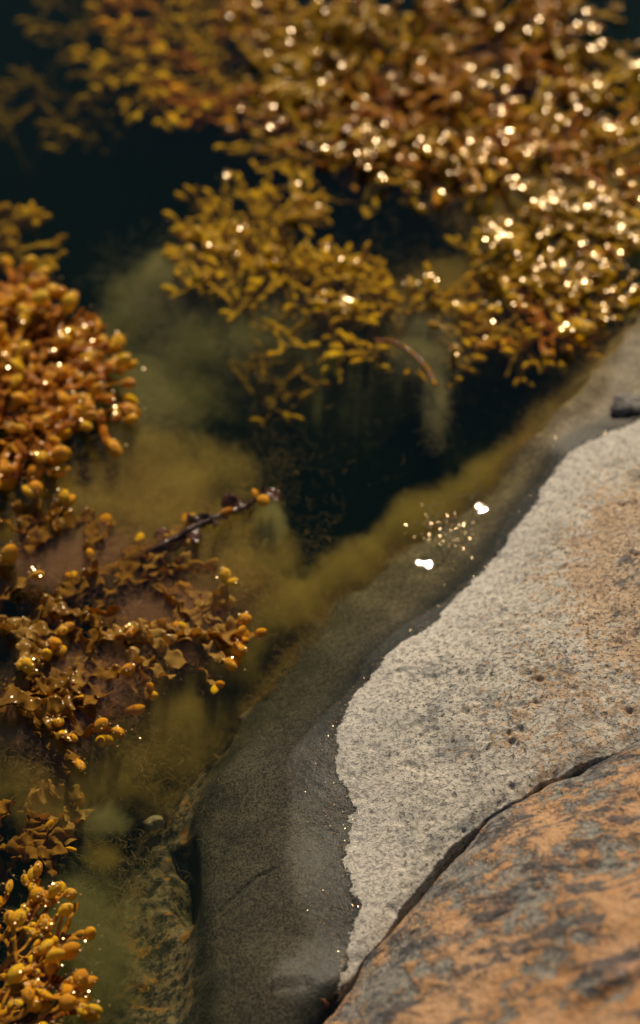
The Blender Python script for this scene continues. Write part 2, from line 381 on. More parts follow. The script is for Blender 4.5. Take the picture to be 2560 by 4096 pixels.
def fz_near(P):
    dc, ac = poly_dist(P, CRACK)
    gap = np.full(len(P), -.0026)
    for g, w_, a_ in GAPS:
        gap += a_ * np.exp(-(((P[:, 0] - g[0]) ** 2 + (P[:, 1] - g[1]) ** 2) / w_ ** 2) ** 2)
    dcw = dc - gap - .0016 * fbm(P, 45, 3, 90)
    z = np.clip(f_near(P), -.3, .5)
    z = z - .12 * sstep(.0008, -.006, dcw) - .004 * sstep(.014, .0, dcw) ** 2
    z = z + .005 * vnoise(P, 13, 91) + .003 * vnoise(P, 30, 92) + .0014 * fbm(P, 80, 3, 93) - .003 * np.clip(vnoise(P, 70, 95) - .4, 0, 1)
    # a groove runs across the crown
    g = np.array([at(*p)[:2] for p in [(1950, 3700, .08), (2150, 3560, .09), (2400, 3420, .1), (2700, 3280, .1)]])
    dg, _ = poly_dist(P, g); z = z - .004 * np.exp(-((dg + .003 * vnoise(P, 40, 96)) / .007) ** 2)
    g = np.array([at(*p)[:2] for p in [(2200, 4200, .13), (2350, 4020, .13), (2560, 3930, .13), (2900, 3850, .13)]])
    dg, _ = poly_dist(P, g); z = z - .008 * np.exp(-((dg + .003 * vnoise(P, 40, 97)) / .006) ** 2)
    return z, dict(crack=dc)
rock_grid('shore_rock', axis(-.04, .27, .0011, -2.0, 3.0), axis(.72, 1.16, .0011, -2.5, 3.0), fz_near, mat_near(),
          label='orange and grey mottled rock rising in front of the crack', cat='rock')

def pebble(name, u, v, z, r, mat, label, cat='stone', sq=(1, 1, .7), seed=1, rot=0):
    n, k = 28, 18
    th = np.linspace(0, 2 * np.pi, n, endpoint=False); ph = np.linspace(0.02, np.pi - .02, k)
    T, Ph = np.meshgrid(th, ph); V = np.stack([np.cos(T) * np.sin(Ph), np.sin(T) * np.sin(Ph), np.cos(Ph)], -1).reshape(-1, 3)
    q = 1 + .25 * vnoise(V, 1.3, seed) + .12 * vnoise(V, 3, seed + 1) + .05 * vnoise(V, 8, seed + 2)
    V = V * q[:, None] * np.array(sq) * r
    F = []
    for j in range(k - 1):
        for i in range(n): F.append((j * n + i, (j + 1) * n + i, (j + 1) * n + (i + 1) % n, j * n + (i + 1) % n))
    o = link(name, mesh_np(name, V, F), mat, label=label, cat=cat)
    o.location = at(u, v, z); o.rotation_euler = (0, 0, rot); return o
def mat_plainrock(name, a, b):
    m = NT(name); P = m.obj(); c = m.mix(m.ramp(m.noise(P, 160, 5, .6), .4, .6), a, b)
    m.bsdf(c, .55, m.bump(m.noise(P, 400, 4), .001), .4); return m.m
pebble('boulder', 2530, 1625, .006, .013, mat_plainrock('dark_stone', (.09, .088, .08), (.20, .185, .16)), 'dark rounded lump of rock sitting on the wet edge of the slab', 'rock', (1.2, .8, .6), 5)
pebble('pebble', 1296, 4000, -.004, .0055, mat_plainrock('rusty_stone', (.10, .035, .012), (.24, .09, .03)), 'small rust red pebble wedged in the dark foot of the crack', 'pebble', (1, 1, 1), 8)
pebble('pebble', 615, 3290, -.045, .006, mat_plainrock('pale_stone', (.45, .33, .2), (.6, .5, .35)), 'tiny cream pebble under water on the edge of the shelf', 'pebble', (1.2, .8, .7), 11, .6)

# ------------------------------------------------------------------ sea bed and water
sx = axis(-1.2, 1.2, .03, -300, 300, 1.2); sy = axis(.2, 3.2, .03, -300, 400, 1.2)
X, Y = np.meshgrid(sx, sy); P = np.stack([X.ravel(), Y.ravel()], 1)
mb = NT('silty_bed'); mb.bsdf(mb.mix(mb.noise(mb.pos(), 12, 5), (.05, .045, .025), (.12, .10, .05)), .9, None, .05)
link('seabed', mesh_np('seabed', np.concatenate([P, (-.50 + .04 * fbm(P, 3, 3, 5))[:, None]], 1), grid_faces(len(sx), len(sy))), mb.m, kind='structure')

def mat_water():
    m = NT('water'); P = m.pos(); x, y, z = m.sep(P)
    rip = m.math('ADD', m.math('MULTIPLY', m.noise(P, 9, 2, .5), .020), m.math('MULTIPLY', m.noise(P, 150, 1, .5), .004))
    far = m.ramp(y, 1.35, 1.9, 0.0, .05)
    rip = m.math('ADD', rip, m.math('MULTIPLY', far, m.noise(P, 90, 2, .5)))
    for (hu, hv, hw, ha) in ((1640, 2245, .0125, .30), (1905, 2010, .0085, .155), (1765, 2130, .006, .07)):   # swells in the film, placed and shaped to throw the sun glints
        vd = m.n.new('ShaderNodeVectorMath'); vd.operation = 'DISTANCE'; m.put(vd.inputs[0], P); vd.inputs[1].default_value = tuple(at(hu, hv))
        rr = m.math('DIVIDE', vd.outputs['Value'], hw)
        rip = m.math('ADD', rip, m.math('MULTIPLY', m.math('POWER', 2.718, m.math('MULTIPLY', m.math('MULTIPLY', rr, rr), -1)), ha))
    nrm = m.bump(rip, .0016, 1.0)
    fres = m.n.new('ShaderNodeFresnel'); m.put(fres.inputs['IOR'], 1.33); m.put(fres.inputs['Normal'], nrm)
    tr = m.n.new('ShaderNodeBsdfTransparent'); gl = m.n.new('ShaderNodeBsdfGlossy')
    m.put(gl.inputs['Roughness'], .009); m.put(gl.inputs['Normal'], nrm)
    mx = m.n.new('ShaderNodeMixShader'); back = m.n.new('ShaderNodeNewGeometry').outputs['Backfacing']
    m.put(mx.inputs[0], m.math('ADD', m.math('MULTIPLY', fres.outputs[0], m.math('SUBTRACT', 1, back)), m.math('MULTIPLY', back, .02)))
    m.t.links.new(tr.outputs[0], mx.inputs[1]); m.t.links.new(gl.outputs[0], mx.inputs[2])
    m.t.links.new(mx.outputs[0], m.out.inputs['Surface'])
    va = m.n.new('ShaderNodeVolumeAbsorption'); m.put(va.inputs['Color'], (.40, .47, .06)); m.put(va.inputs['Density'], 10.0)
    vs = m.n.new('ShaderNodeVolumeScatter'); m.put(vs.inputs['Color'], (.22, .62, .50)); m.put(vs.inputs['Density'], .28)
    ad = m.n.new('ShaderNodeAddShader'); m.t.links.new(va.outputs[0], ad.inputs[0]); m.t.links.new(vs.outputs[0], ad.inputs[1])
    m.t.links.new(ad.outputs[0], m.out.inputs['Volume'])
    return m.m
wx = axis(-.6, .9, .1, -60, 60, 1.3); wy = axis(.3, 2.6, .1, -60, 90, 1.3); nx, ny = len(wx), len(wy)
X, Y = np.meshgrid(wx, wy); top = np.stack([X.ravel(), Y.ravel(), 0 * X.ravel()], 1); bot = top.copy(); bot[:, 2] = -.9
gf = grid_faces(nx, ny); nt_ = nx * ny
ring = np.concatenate([np.arange(nx), np.arange(2, ny + 1) * nx - 1, np.arange(nx * ny - 2, nx * (ny - 1) - 1, -1), np.arange(ny - 2, 0, -1) * nx])
r2 = np.roll(ring, -1)
side = np.stack([ring, ring + nt_, r2 + nt_, r2], 1)
link('water', mesh_np('water', np.concatenate([top, bot]), np.concatenate([gf, gf[:, ::-1] + nt_, side]), False), mat_water(), kind='structure')

# ------------------------------------------------------------------ seaweed materials
def mat_weed(name, c1, c2, c3, rough=.22, bump=.0005, bscale=350, sss=0.0, spec=.5, transl=0.0):
    m = NT(name); P = m.obj(); W = m.pos(); x, y, z = m.sep(W)
    oi = m.n.new('ShaderNodeObjectInfo').outputs['Random']
    n = m.noise(W, 55, 4, .6)
    c = m.mix(m.ramp(n, .38, .62), c1, c2)
    c = m.mix(m.ramp(m.math('ADD', m.math('MULTIPLY', oi, .5), m.math('MULTIPLY', m.noise(W, 18, 2), .6)), .5, .75), c, c3)
    c = m.mix(m.ramp(m.noise(P, 420, 3), .6, .7, 0, .45), c, (.16, .06, .015))
    h = m.noise(P, bscale, 3, .55)
    nrm = m.bump(h, bump, 1.0)
    wet = m.ramp(z, -.001, .001)
    rough *= .5; b = m.bsdf(c, rough, nrm, m.math('MULTIPLY', wet, spec))
    m.put(b.inputs['Subsurface Weight'], sss); b.inputs['Subsurface Radius'].default_value = (1, .5, .1); b.inputs['Subsurface Scale'].default_value = .003
    if transl:
        tl = m.n.new('ShaderNodeBsdfTranslucent'); m.put(tl.inputs[0], c); mx = m.n.new('ShaderNodeMixShader'); m.put(mx.inputs[0], transl)
        m.t.links.new(b.outputs[0], mx.inputs[1]); m.t.links.new(tl.outputs[0], mx.inputs[2]); m.t.links.new(mx.outputs[0], m.out.inputs['Surface'])
    return m.m
WEED = {
    'orange': (mat_weed('orange_bladder_skin', (.86, .41, .012), (.70, .29, .008), (.88, .52, .015), .20, .0003, 300, .3, .35),
               mat_weed('brown_orange_frond', (.42, .15, .012), (.28, .09, .01), (.52, .24, .02), .45, .0004, 180, 0, .2)),
    'gold':   (mat_weed('golden_bladder_skin', (.74, .44, .008), (.58, .32, .006), (.80, .50, .012), .22, .0003, 300, .3, .3),
               mat_weed('golden_frond', (.38, .22, .01), (.25, .14, .008), (.46, .27, .012), .5, .0004, 180, 0, .15)),
    'brown':  (mat_weed('amber_bladder_skin', (.66, .28, .01), (.46, .15, .008), (.70, .38, .012), .22, .0005, 250, .25, .3),
               mat_weed('red_brown_frond', (.24, .075, .008), (.34, .14, .015), (.46, .22, .02), .45, .0006, 160, 0, .2)),
    'olive':  (mat_weed('olive_bladder_skin', (.62, .36, .008), (.46, .24, .006), (.70, .40, .01), .22, .0003, 300, .3, .3),
               mat_weed('olive_frond', (.28, .17, .01), (.34, .18, .012), (.40, .24, .015), .5, .0004, 180, 0, .15)),
    'ruffle': (mat_weed('orange_bladder_skin_pale', (.86, .40, .012), (.74, .30, .01), (.88, .50, .015), .16, .0003, 300, .3, .4),
               mat_weed('ragged_brown_frond', (.50, .26, .03), (.34, .17, .02), (.66, .42, .10), .32, .0006, 160, 0, .4, .55)),
}

# ------------------------------------------------------------------ bladders: a few shapes, shared by every plant
def bladder_mesh(seed, L=1.0, W=.68, lump=.10):
    n, k = 18, 15
    th = np.linspace(0, 2 * np.pi, n, endpoint=False); t = np.linspace(0, 1, k)
    V = []; rs = np.random.RandomState(seed)
    for tt in t:
        r = W * .5 * math.sin(math.pi * min(max(tt, .0), 1)) ** .62 * (0.80 + .38 * tt)
        if tt < .15: r = max(r * .75, W * .15)
        if tt > .999: r = W * .02
        xx = (tt - .04) * L
        for a in th: V.append((xx, math.cos(a) * r, math.sin(a) * r * .86))
    V = np.array(V)
    q = 1 + lump * vnoise(V, 2.2, seed) + .035 * vnoise(V, 7, seed + 3)
    V[:, 1:] *= q[:, None]; V[:, 2] += .07 * L * np.sin(V[:, 0] / L * 3 + seed)
    F = [(j * n + i, j * n + (i + 1) % n, (j + 1) * n + (i + 1) % n, (j + 1) * n + i) for j in range(k - 1) for i in range(n)]
    return V, F
BL = {}
for key in WEED:
    lst = []
    for s in range(6):
        V, F = bladder_mesh(s * 5 + 2, 1.0, [.66, .74, .58, .7, .8, .62][s], [.08, .16, .1, .22, .12, .18][s])
        me = mesh_np('bladder', V, F); me.materials.append(WEED[key][0]); lst.append(me)
    BL[key] = lst

class Geo:
    def __init__(s): s.V = []; s.F = []; s.n = 0
    def add(s, V, F): s.V.append(V); s.F.append(F + s.n); s.n += len(V)
    def mesh(s, name): return mesh_np(name, np.concatenate(s.V), np.concatenate(s.F))

def ribbon(g, pts, width, thick, rs, ruffle=0.0, na=10, roll=0.0):
    """closed flattened band along pts; ruffle waves its two edges"""
    pts = np.asarray(pts); n = len(pts)
    T = np.gradient(pts, axis=0); T /= np.linalg.norm(T, axis=1)[:, None] + 1e-9
    up = np.array([0, 0, 1.0]); B = np.cross(T, up); B /= np.linalg.norm(B, axis=1)[:, None] + 1e-9
    N = np.cross(B, T)
    s = np.linspace(0, 1, n); arc = np.concatenate([[0], np.cumsum(np.linalg.norm(pts[1:] - pts[:-1], axis=1))])
    rl = roll + .7 * np.sin(arc * 45 + rs.rand() * 6) * (1 if ruffle else .8)
    Bc = B * np.cos(rl)[:, None] + N * np.sin(rl)[:, None]; Nc = -B * np.sin(rl)[:, None] + N * np.cos(rl)[:, None]
    half = na // 2
    V = []
    ph1, ph2 = rs.rand(2) * 6.28; f1, f2 = 220 + rs.rand() * 160, 260 + rs.rand() * 160
    wmul = 1 + .18 * np.sin(arc * 90 + ph1) + (.22 * np.sin(arc * 150 + ph2) if ruffle else 0)
    sides = [-1, -.72, -.35, 0, .35, .72, 1, .72, .35, 0, -.35, -.72]
    tops = [0, .5, .55, 1, .55, .5, 0, -.5, -.55, -1, -.55, -.5]
    for j, (a, tp) in enumerate(zip(sides, tops)):
        e = abs(a) ** 1.5
        wave = ruffle * e * (1.15 * np.sin(arc * f1 * 1.6 + ph1 + (1.3 if a > 0 else 0)) + .22 * np.sin(arc * f2 * 1.9 + ph2 - a))
        V.append(pts + Bc * (a * width * .5 * wmul * (1 + (.25 * np.sin(arc * f2 + ph2) if ruffle else 0)))[:, None] + Nc * (tp * thick * .5 + wave)[:, None])
    V = np.stack(V, 1); m = V.shape[1]; V = V.reshape(-1, 3)
    i = np.arange(n - 1)[:, None] * m; j = np.arange(m)[None, :]
    F = np.stack([i + j, i + (j + 1) % m, i + m + (j + 1) % m, i + m + j], -1).reshape(-1, 4)
    c0, c1 = V[:m].mean(0), V[-m:].mean(0)
    g.add(V, F)
    # end caps
    for c, off, fl in ((c0, 0, 1), (c1, (n - 1) * m, 0)):
        W_ = np.vstack([V[off:off + m], c]); k = np.arange(m); q = np.stack([k, (k + 1) % m, np.full(m, m), np.full(m, m)], 1)
        tri = np.stack([k[::2], (k[::2] + 1) % m, (k[::2] + 2) % m, np.full(len(k[::2]), m)], 1)
        if fl: tri = tri[:, ::-1]
        g.add(W_, tri)

N_BL = 0; WETPTS = []
LSCALE = {'floating orange bladderwrack at the left edge': .78, 'ragged slimy bladderwrack at the left': .95, 'bladderwrack in the bottom left corner': .75, 'glittering bladderwrack mass beyond the pool': .7}
def plant(u, v, head, length=.11, ztip=.003, zsd=.004, kind='orange', label='', group=None, seed=0, spread=1.0, levels=4, bl=.012, fw=.006, zbase=-.05, ruffle=0.0, bprob=.9, mid=.25, rise=.35, maxb=70):
    """a branching bladderwrack plant; (u, v) is the middle of its floating part, head its direction in degrees (0 = +x, 90 = away)"""
    global N_BL
    rs = np.random.RandomState(seed + 1000)
    c = at(u, v, ztip); h = math.radians(head)
    base = c - .5 * length * np.array([math.cos(h), math.sin(h), 0]); base[2] = zbase
    root = bpy.data.objects.new('bladderwrack', None); C.collection.objects.link(root)
    root.location = base; root['label'] = label; root['category'] = 'seaweed'; root.empty_display_size = .01
    if group: root['group'] = group
    length *= LSCALE.get(group, .62); g = Geo(); bls = []
    def zt(t): return zbase + (ztip - zbase) * min(1, (t / rise)) ** .6 if t < rise else ztip
    def branch(p, ang, lvl, t, zoff):
        seg = length / (levels + .6) * rs.uniform(.8, 1.25)
        n = 8 if not ruffle else 30; cur = rs.normal(0, .35)
        pts = [p.copy()]; q = p.copy(); a = ang; zo = rs.normal(0, zsd); tt = t
        for i in range(n):
            a += cur / n; tt = t + seg / length * (i + 1) / n
            q = q + np.array([math.cos(a), math.sin(a), 0]) * seg / n
            f = (i + 1) / n; q[2] = zt(tt) + zoff * (1 - f) + zo * f + .0010 * math.sin(i * 13.6 / n + lvl)
            pts.append(q.copy())
        lp = np.array(pts) - base
        w = fw * (1.15 - .10 * lvl) * rs.uniform(.8, 1.2)
        ribbon(g, lp, w, w * .22 if not ruffle else .0009, rs, ruffle, roll=rs.normal(0, .35))
        if lvl >= 1 and rs.rand() < mid:
            i = rs.randint(2, n - 1)
            for sgn in (-1, 1): bls.append((lp[i], a + sgn * .5, bl * rs.uniform(.6, .85), .2))
        if lvl >= levels - 1 or (lvl >= 2 and rs.rand() < .15):
            if rs.rand() < bprob:
                r = rs.rand(); e = lp[-1]
                if r < .5:
                    for sgn in (-1, 1): bls.append((e, a + sgn * rs.uniform(.3, .7), bl * rs.uniform(.8, 1.25), rs.normal(.25, .35)))
                else: bls.append((e, a + rs.normal(0, .3), bl * rs.uniform(.9, 1.35), rs.normal(.25, .35)))
            return
        k = 3 if (rs.rand() < .2 and lvl < 2) else 2
        for j in range(k):
            s_ = (j - (k - 1) / 2) * 2 / max(1, k - 1)
            branch(q, a + s_ * rs.uniform(.3, .65) * spread + rs.normal(0, .12), lvl + 1, tt, zo)
    nb = 2 if ruffle else 3
    for j in range(nb):
        branch(base.copy(), h + (j - (nb - 1) / 2) * .55 * spread + rs.normal(0, .1), 0, 0.0, 0.0)
    fr = link('frond', g.mesh('frond'), WEED[kind][1], root)
    if len(bls) > maxb:
        idx = rs.permutation(len(bls))[:maxb]; bls = [bls[i] for i in idx]
    for (e, a, s_, el) in bls:
        o = bpy.data.objects.new('bladder', BL[kind][rs.randint(6)]); C.collection.objects.link(o); o.parent = root
        o.location = e; o.rotation_euler = (rs.uniform(0, 6.28), -el, a); s_ *= rs.uniform(.8, 1.15); fl = .72 if kind in ('gold', 'brown', 'olive') else 1; o.scale = (s_ * (2 - fl) ** .5, s_ * fl * rs.uniform(.8, 1.15), s_ * fl * rs.uniform(.8, 1.1))
        N_BL += 1
        top = base + e + np.array([math.cos(a) * s_ * .45, math.sin(a) * s_ * .45, s_ * (.33 + .4 * el)])
        if top[2] > .0008: WETPTS.append((top, s_, group))
    return root

# plants: u, v, heading ... placed one by one from the photo
GL, GC, GT, GR, GB, GS, GI = ('floating orange bladderwrack at the left edge', 'yellow bladderwrack in the middle of the pool', 'glittering bladderwrack mass beyond the pool',
    'bladderwrack over the far end of the rock', 'bladderwrack in the bottom left corner', 'ragged slimy bladderwrack at the left', 'drowned bladderwrack at the far left')
# A left cluster
for i, (u, v, hd, zt_, L, lab) in enumerate([
    (110, 1165, 10, .004, .09, 'plump orange bladderwrack heads at the top of the left cluster'),
    (200, 1290, 25, .006, .10, 'orange bladderwrack below the plump heads of the left cluster'),
    (380, 1400, 30, .006, .11, 'orange bladderwrack reaching out over the dark water with round pods'),
    (250, 1480, 5, .004, .12, 'yellowish bladderwrack sprays in the middle of the left cluster'),
    (60, 1450, 60, .004, .11, 'dense orange bladderwrack pods at the very left of the left cluster'),
    (400, 1610, -10, .003, .12, 'orange bladderwrack along the lower right side of the left cluster'),
    (100, 1620, 10, .005, .12, 'glinting red orange bladderwrack at the heart of the left cluster'),
    (210, 1740, -20, .004, .11, 'glinting orange bladderwrack at the lower edge of the left cluster'),
    (-120, 1300, 0, .003, .12, 'orange bladderwrack cut by the left edge beside the plump heads'),
    (-100, 1650, 10, .003, .12, 'orange bladderwrack cut by the left edge beside the glinting heart')]):
    plant(u, v, hd, L, zt_, .007, 'orange', lab, GL, 10 + i, bl=.0135, levels=3 if i < 1 else 4, fw=.006, maxb=30, spread=1.2, rise=.6)
for i, (u, v, hd, zt_, lab) in enumerate([(100, 960, 20, -.02, 'faded brown bladderwrack under water above the left cluster'),
    (210, 1040, -15, -.022, 'dim olive bladderwrack tips sloping into dark water above the left cluster'), (60, 850, 80, -.018, 'lone blurred bladderwrack sprig pointing up at the left edge')]):
    plant(u, v, hd, .10 if i < 2 else .05, zt_, .005, 'olive', lab, None, 30 + i, bl=.010, levels=3, bprob=.6, maxb=20)
# E centre clump
for i, (u, v, hd, L, zt_, lab) in enumerate([
    (870, 780, 120, .12, -.006, 'yellow bladderwrack spray at the top left of the middle clump'),
    (760, 930, 150, .11, -.004, 'yellow bladderwrack with a single raised pod at the left tip of the middle clump'),
    (1060, 790, 80, .10, -.004, 'yellow bladderwrack at the top of the middle clump'),
    (850, 1060, 170, .12, -.008, 'yellow bladderwrack on the left side of the middle clump'),
    (1050, 960, 100, .12, -.003, 'dense yellow bladderwrack in the heart of the middle clump'),
    (1230, 1040, 90, .10, -.003, 'yellow bladderwrack pods standing up on the upper right of the middle clump'),
    (1180, 1150, 40, .12, -.003, 'yellow bladderwrack with bright glints low in the middle clump'),
    (1000, 1130, 200, .11, -.010, 'dull yellow bladderwrack at the lower left of the middle clump'),
    (1420, 1060, 60, .09, -.010, 'yellow bladderwrack beside the dark gap right of the middle clump'),
    (1430, 1180, 20, .12, -.008, 'golden bladderwrack on the right side of the middle clump'),
    (1350, 1310, 190, .13, -.010, 'golden brown bladderwrack along the bottom of the middle clump'),
    (1560, 1290, 0, .11, -.012, 'golden brown bladderwrack trailing right from the middle clump')]):
    plant(u, v, hd, L, zt_ - .007, .006, 'gold', lab, GC, 50 + i, bl=.0105, levels=4, fw=.005, maxb=46, zbase=-.08)
plant(1090, 1440, 80, .09, -.035, .006, 'olive', 'dim bladderwrack sprig deep under the middle clump', None, 70, bl=.011, levels=3, maxb=12, zbase=-.09)
plant(1180, 1540, 20, .08, -.040, .006, 'olive', 'faint olive bladderwrack in deep water below the dim sprig', None, 71, bl=.010, levels=3, maxb=10, zbase=-.10)
# F, G right of the clump
for i, (u, v, hd, L, zt_, k, lab) in enumerate([
    (1740, 1190, 60, .11, -.010, 'gold', 'golden bladderwrack just below the dark gap in the weed'),
    (1900, 1230, 30, .12, -.014, 'olive', 'furry golden bladderwrack between the middle clump and the rock'),
    (2090, 1110, 0, .11, -.008, 'gold', 'golden bladderwrack right of the dark gap in the weed'),
    (2080, 1340, -30, .11, -.014, 'olive', 'dull bladderwrack hanging towards the tip of the rock slab'),
    (2250, 1130, 10, .12, -.004, 'gold', 'golden bladderwrack with orange pods in front of the glitter patch'),
    (2430, 1060, -10, .12, -.004, 'orange', 'orange bladderwrack near the right edge in front of the glitter patch'),
    (2300, 1290, -20, .11, -.006, 'orange', 'orange bladderwrack tips nearest the far end of the slab'),
    (2480, 1240, -30, .10, -.008, 'gold', 'golden bladderwrack at the right edge over the far end of the slab'),
    (2260, 1450, -60, .10, -.018, 'olive', 'dark sunken bladderwrack touching the far end of the slab'),
    (2300, 980, 60, .12, .000, 'gold', 'golden bladderwrack on the left of the glitter patch'),
    (2480, 900, 20, .12, .000, 'gold', 'golden bladderwrack right behind the glitter patch'),
    (2300, 820, 90, .13, .001, 'gold', 'golden bladderwrack in the heart of the glitter patch')]):
    plant(u, v, hd, L, zt_, .006, k, lab, GR, 90 + i, bl=.011, levels=4, fw=.0055, maxb=40, zbase=-.08)
# H the far mass
H = [(1310, 720, 230, 'gold', 'tongue of orange brown bladderwrack hanging towards the middle clump'), (1540, 610, 240, 'brown', 'brown bladderwrack above the dark gap in the weed'),
     (1820, 600, 280, 'gold', 'golden bladderwrack bordering the top of the dark gap in the weed'), (1240, 640, 250, 'brown', 'brown bladderwrack above the middle clump'),
     (1480, 600, 200, 'brown', 'red brown bladderwrack strands above the tongue'), (1750, 620, 260, 'orange', 'orange bladderwrack blade above the dark gap in the weed'),
     (1050, 520, 170, 'gold', 'golden bladderwrack at the left end of the string of glints'), (2150, 640, 340, 'gold', 'golden bladderwrack left of the glitter patch top'),
     (1250, 420, 190, 'olive', 'olive bladderwrack left of the brown glinting strands'), (1480, 400, 120, 'brown', 'pale brown glinting bladderwrack strands in the far mass'),
     (1750, 460, 30, 'brown', 'dark red brown bladderwrack with rows of glints in the far mass'), (2050, 520, 0, 'orange', 'rust orange bladderwrack band in the far mass'),
     (2300, 560, 10, 'brown', 'red brown bladderwrack behind the glitter patch'), (2520, 600, 0, 'orange', 'orange bladderwrack at the right edge behind the glitter patch'),
     (1100, 250, 180, 'olive', 'olive bladderwrack next to the drowned tufts'), (1350, 210, 150, 'brown', 'brown bladderwrack around the single white glint'),
     (1600, 250, 60, 'gold', 'golden bladderwrack among dense glints'), (1850, 290, 20, 'brown', 'brown bladderwrack under the broad white glint'),
     (2100, 280, 340, 'gold', 'golden bladderwrack under the long row of glints'), (2350, 340, 10, 'orange', 'orange brown bladderwrack in the upper right'),
     (2560, 400, 20, 'gold', 'golden bladderwrack at the upper right edge'), (1000, 60, 170, 'brown', 'brown bladderwrack at the top edge left of the glints'),
     (1250, 50, 90, 'gold', 'golden bladderwrack at the top edge above the single white glint'), (1500, 80, 90, 'gold', 'golden bladderwrack at the top edge left of centre glints'),
     (1750, 90, 60, 'brown', 'brown bladderwrack at the top edge behind dense glints'), (2000, 110, 30, 'gold', 'golden bladderwrack at the top edge left of the long row of glints'),
     (2250, 130, 0, 'brown', 'brown bladderwrack beneath the long row of glints at the top'), (2480, 150, 0, 'olive', 'olive bladderwrack in the top right corner'),
     (2300, 750, 330, 'gold', 'golden bladderwrack at the right end of the dark gap in the weed')]
for i, (u, v, hd, k, lab) in enumerate(H):
    plant(u, v, hd + 0.0, .16, (-.009, -.005, .003)[i % 3], .010, k, lab, GT, 130 + i, bl=.0105, levels=4, fw=.0065, maxb=38, zbase=-.07, spread=1.15)
# I top-left drowned tufts
for i, (u, v, hd, k, zt_, lab) in enumerate([
    (430, 60, 190, 'orange', -.008, 'rusty bladderwrack along the top edge at the far left'), (780, 110, 200, 'olive', -.014, 'olive bladderwrack behind the drowned golden tufts'),
    (480, 250, 185, 'gold', -.012, 'golden drowned tuft with the longest fingers at the far left'), (650, 330, 200, 'gold', -.012, 'golden drowned tuft in the middle of the far left group'),
    (700, 430, 220, 'orange', -.012, 'orange drowned tuft with tips pointing down to the dark water'), (850, 260, 180, 'olive', -.018, 'olive drowned tuft joining the glinting mass'),
    (900, 420, 200, 'olive', -.02, 'dark olive tuft right of the drowned orange tips'), (330, 330, 190, 'gold', -.016, 'faint golden sprig at the left tip of the drowned tufts')]):
    plant(u, v, hd, .14, zt_ - .006, .005, k, lab, GI, 180 + i, bl=.013, levels=4 if i != 7 else 3, fw=.006, maxb=30, zbase=-.09)
for i, (u, v, hd, lab) in enumerate([(110, 130, 200, 'barely visible bladderwrack deep in the top left corner'), (230, 560, 250, 'barely visible bladderwrack deep in the dark water between left cluster and drowned tufts'), (60, 330, 100, 'barely visible bladderwrack deep at the upper left edge')]):
    plant(u, v, hd, .18, -.065, .008, 'olive', lab, None, 195 + i, bl=.014, levels=4, maxb=14, zbase=-.12, bprob=.5)
# B ragged weed
for i, (u, v, hd, L, zt_, lab) in enumerate([
    (90, 2440, 20, .09, .002, 'shiny orange pods at the left edge above the ragged brown fronds'),
    (300, 2450, 0, .10, -.002, 'ragged brown fronds around a curled pod near the left edge'),
    (540, 2330, 20, .12, -.005, 'ragged brown fronds with white glints in the middle of the slimy weed'),
    (800, 2530, -10, .09, -.004, 'cluster of orange pods at the right end of the slimy weed'),
    (700, 2250, 35, .10, -.006, 'purplish brown ragged fronds below the dark twig'),
    (500, 2650, -30, .11, -.006, 'olive curled fronds below the middle of the slimy weed'),
    (250, 2750, -20, .12, -.005, 'lacy brown fronds furred with slime at the lower left'),
    (120, 2880, -30, .09, .000, 'yellow pods and lacy fronds at the lower left edge of the slimy weed'),
    (180, 2120, 80, .09, -.003, 'thin brown sprig with a red pod above the slimy weed')]):
    plant(u, v, hd, L, zt_ - .001, .005, 'ruffle', lab, GS, 210 + i, bl=.0115, levels=3, fw=.010, maxb=14 if i in (0, 3) else 6, zbase=-.05, ruffle=.0022, bprob=.35 if i not in (0, 3) else 1.0, mid=.1)
for i, (u, v, hd, L, zt_, lab) in enumerate([(60, 3230, 80, .10, -.012, 'olive brown curled fronds at the left edge above the corner pods'), (330, 3250, 10, .09, -.022, 'golden ragged frond reaching right with pale slime')]):
    plant(u, v, hd, L, zt_, .004, 'ruffle', lab, None, 230 + i, bl=.009, levels=3, fw=.010, maxb=3, zbase=-.05, ruffle=.0022, bprob=.2, mid=0)
# C bottom-left pods
for i, (u, v, hd, L, lab) in enumerate([
    (60, 3600, 50, .075, 'orange bladderwrack pods at the upper end of the corner cluster'), (200, 3650, 25, .085, 'orange bladderwrack with a lone pod reaching right in the corner cluster'),
    (60, 3780, 0, .08, 'orange bladderwrack in the middle of the corner cluster'), (120, 3900, 10, .085, 'orange bladderwrack with pods over murky water in the corner cluster'),
    (180, 4010, -5, .085, 'orange bladderwrack along the bottom edge of the corner cluster'), (20, 4080, 20, .09, 'orange bladderwrack in the very bottom left corner')]):
    plant(u + 70, v + 50, hd, L, .001, .003, 'orange', lab, GB, 250 + i, bl=.0108, levels=3, fw=.0034, maxb=22, zbase=-.04, mid=.5, spread=1.2, rise=.8)

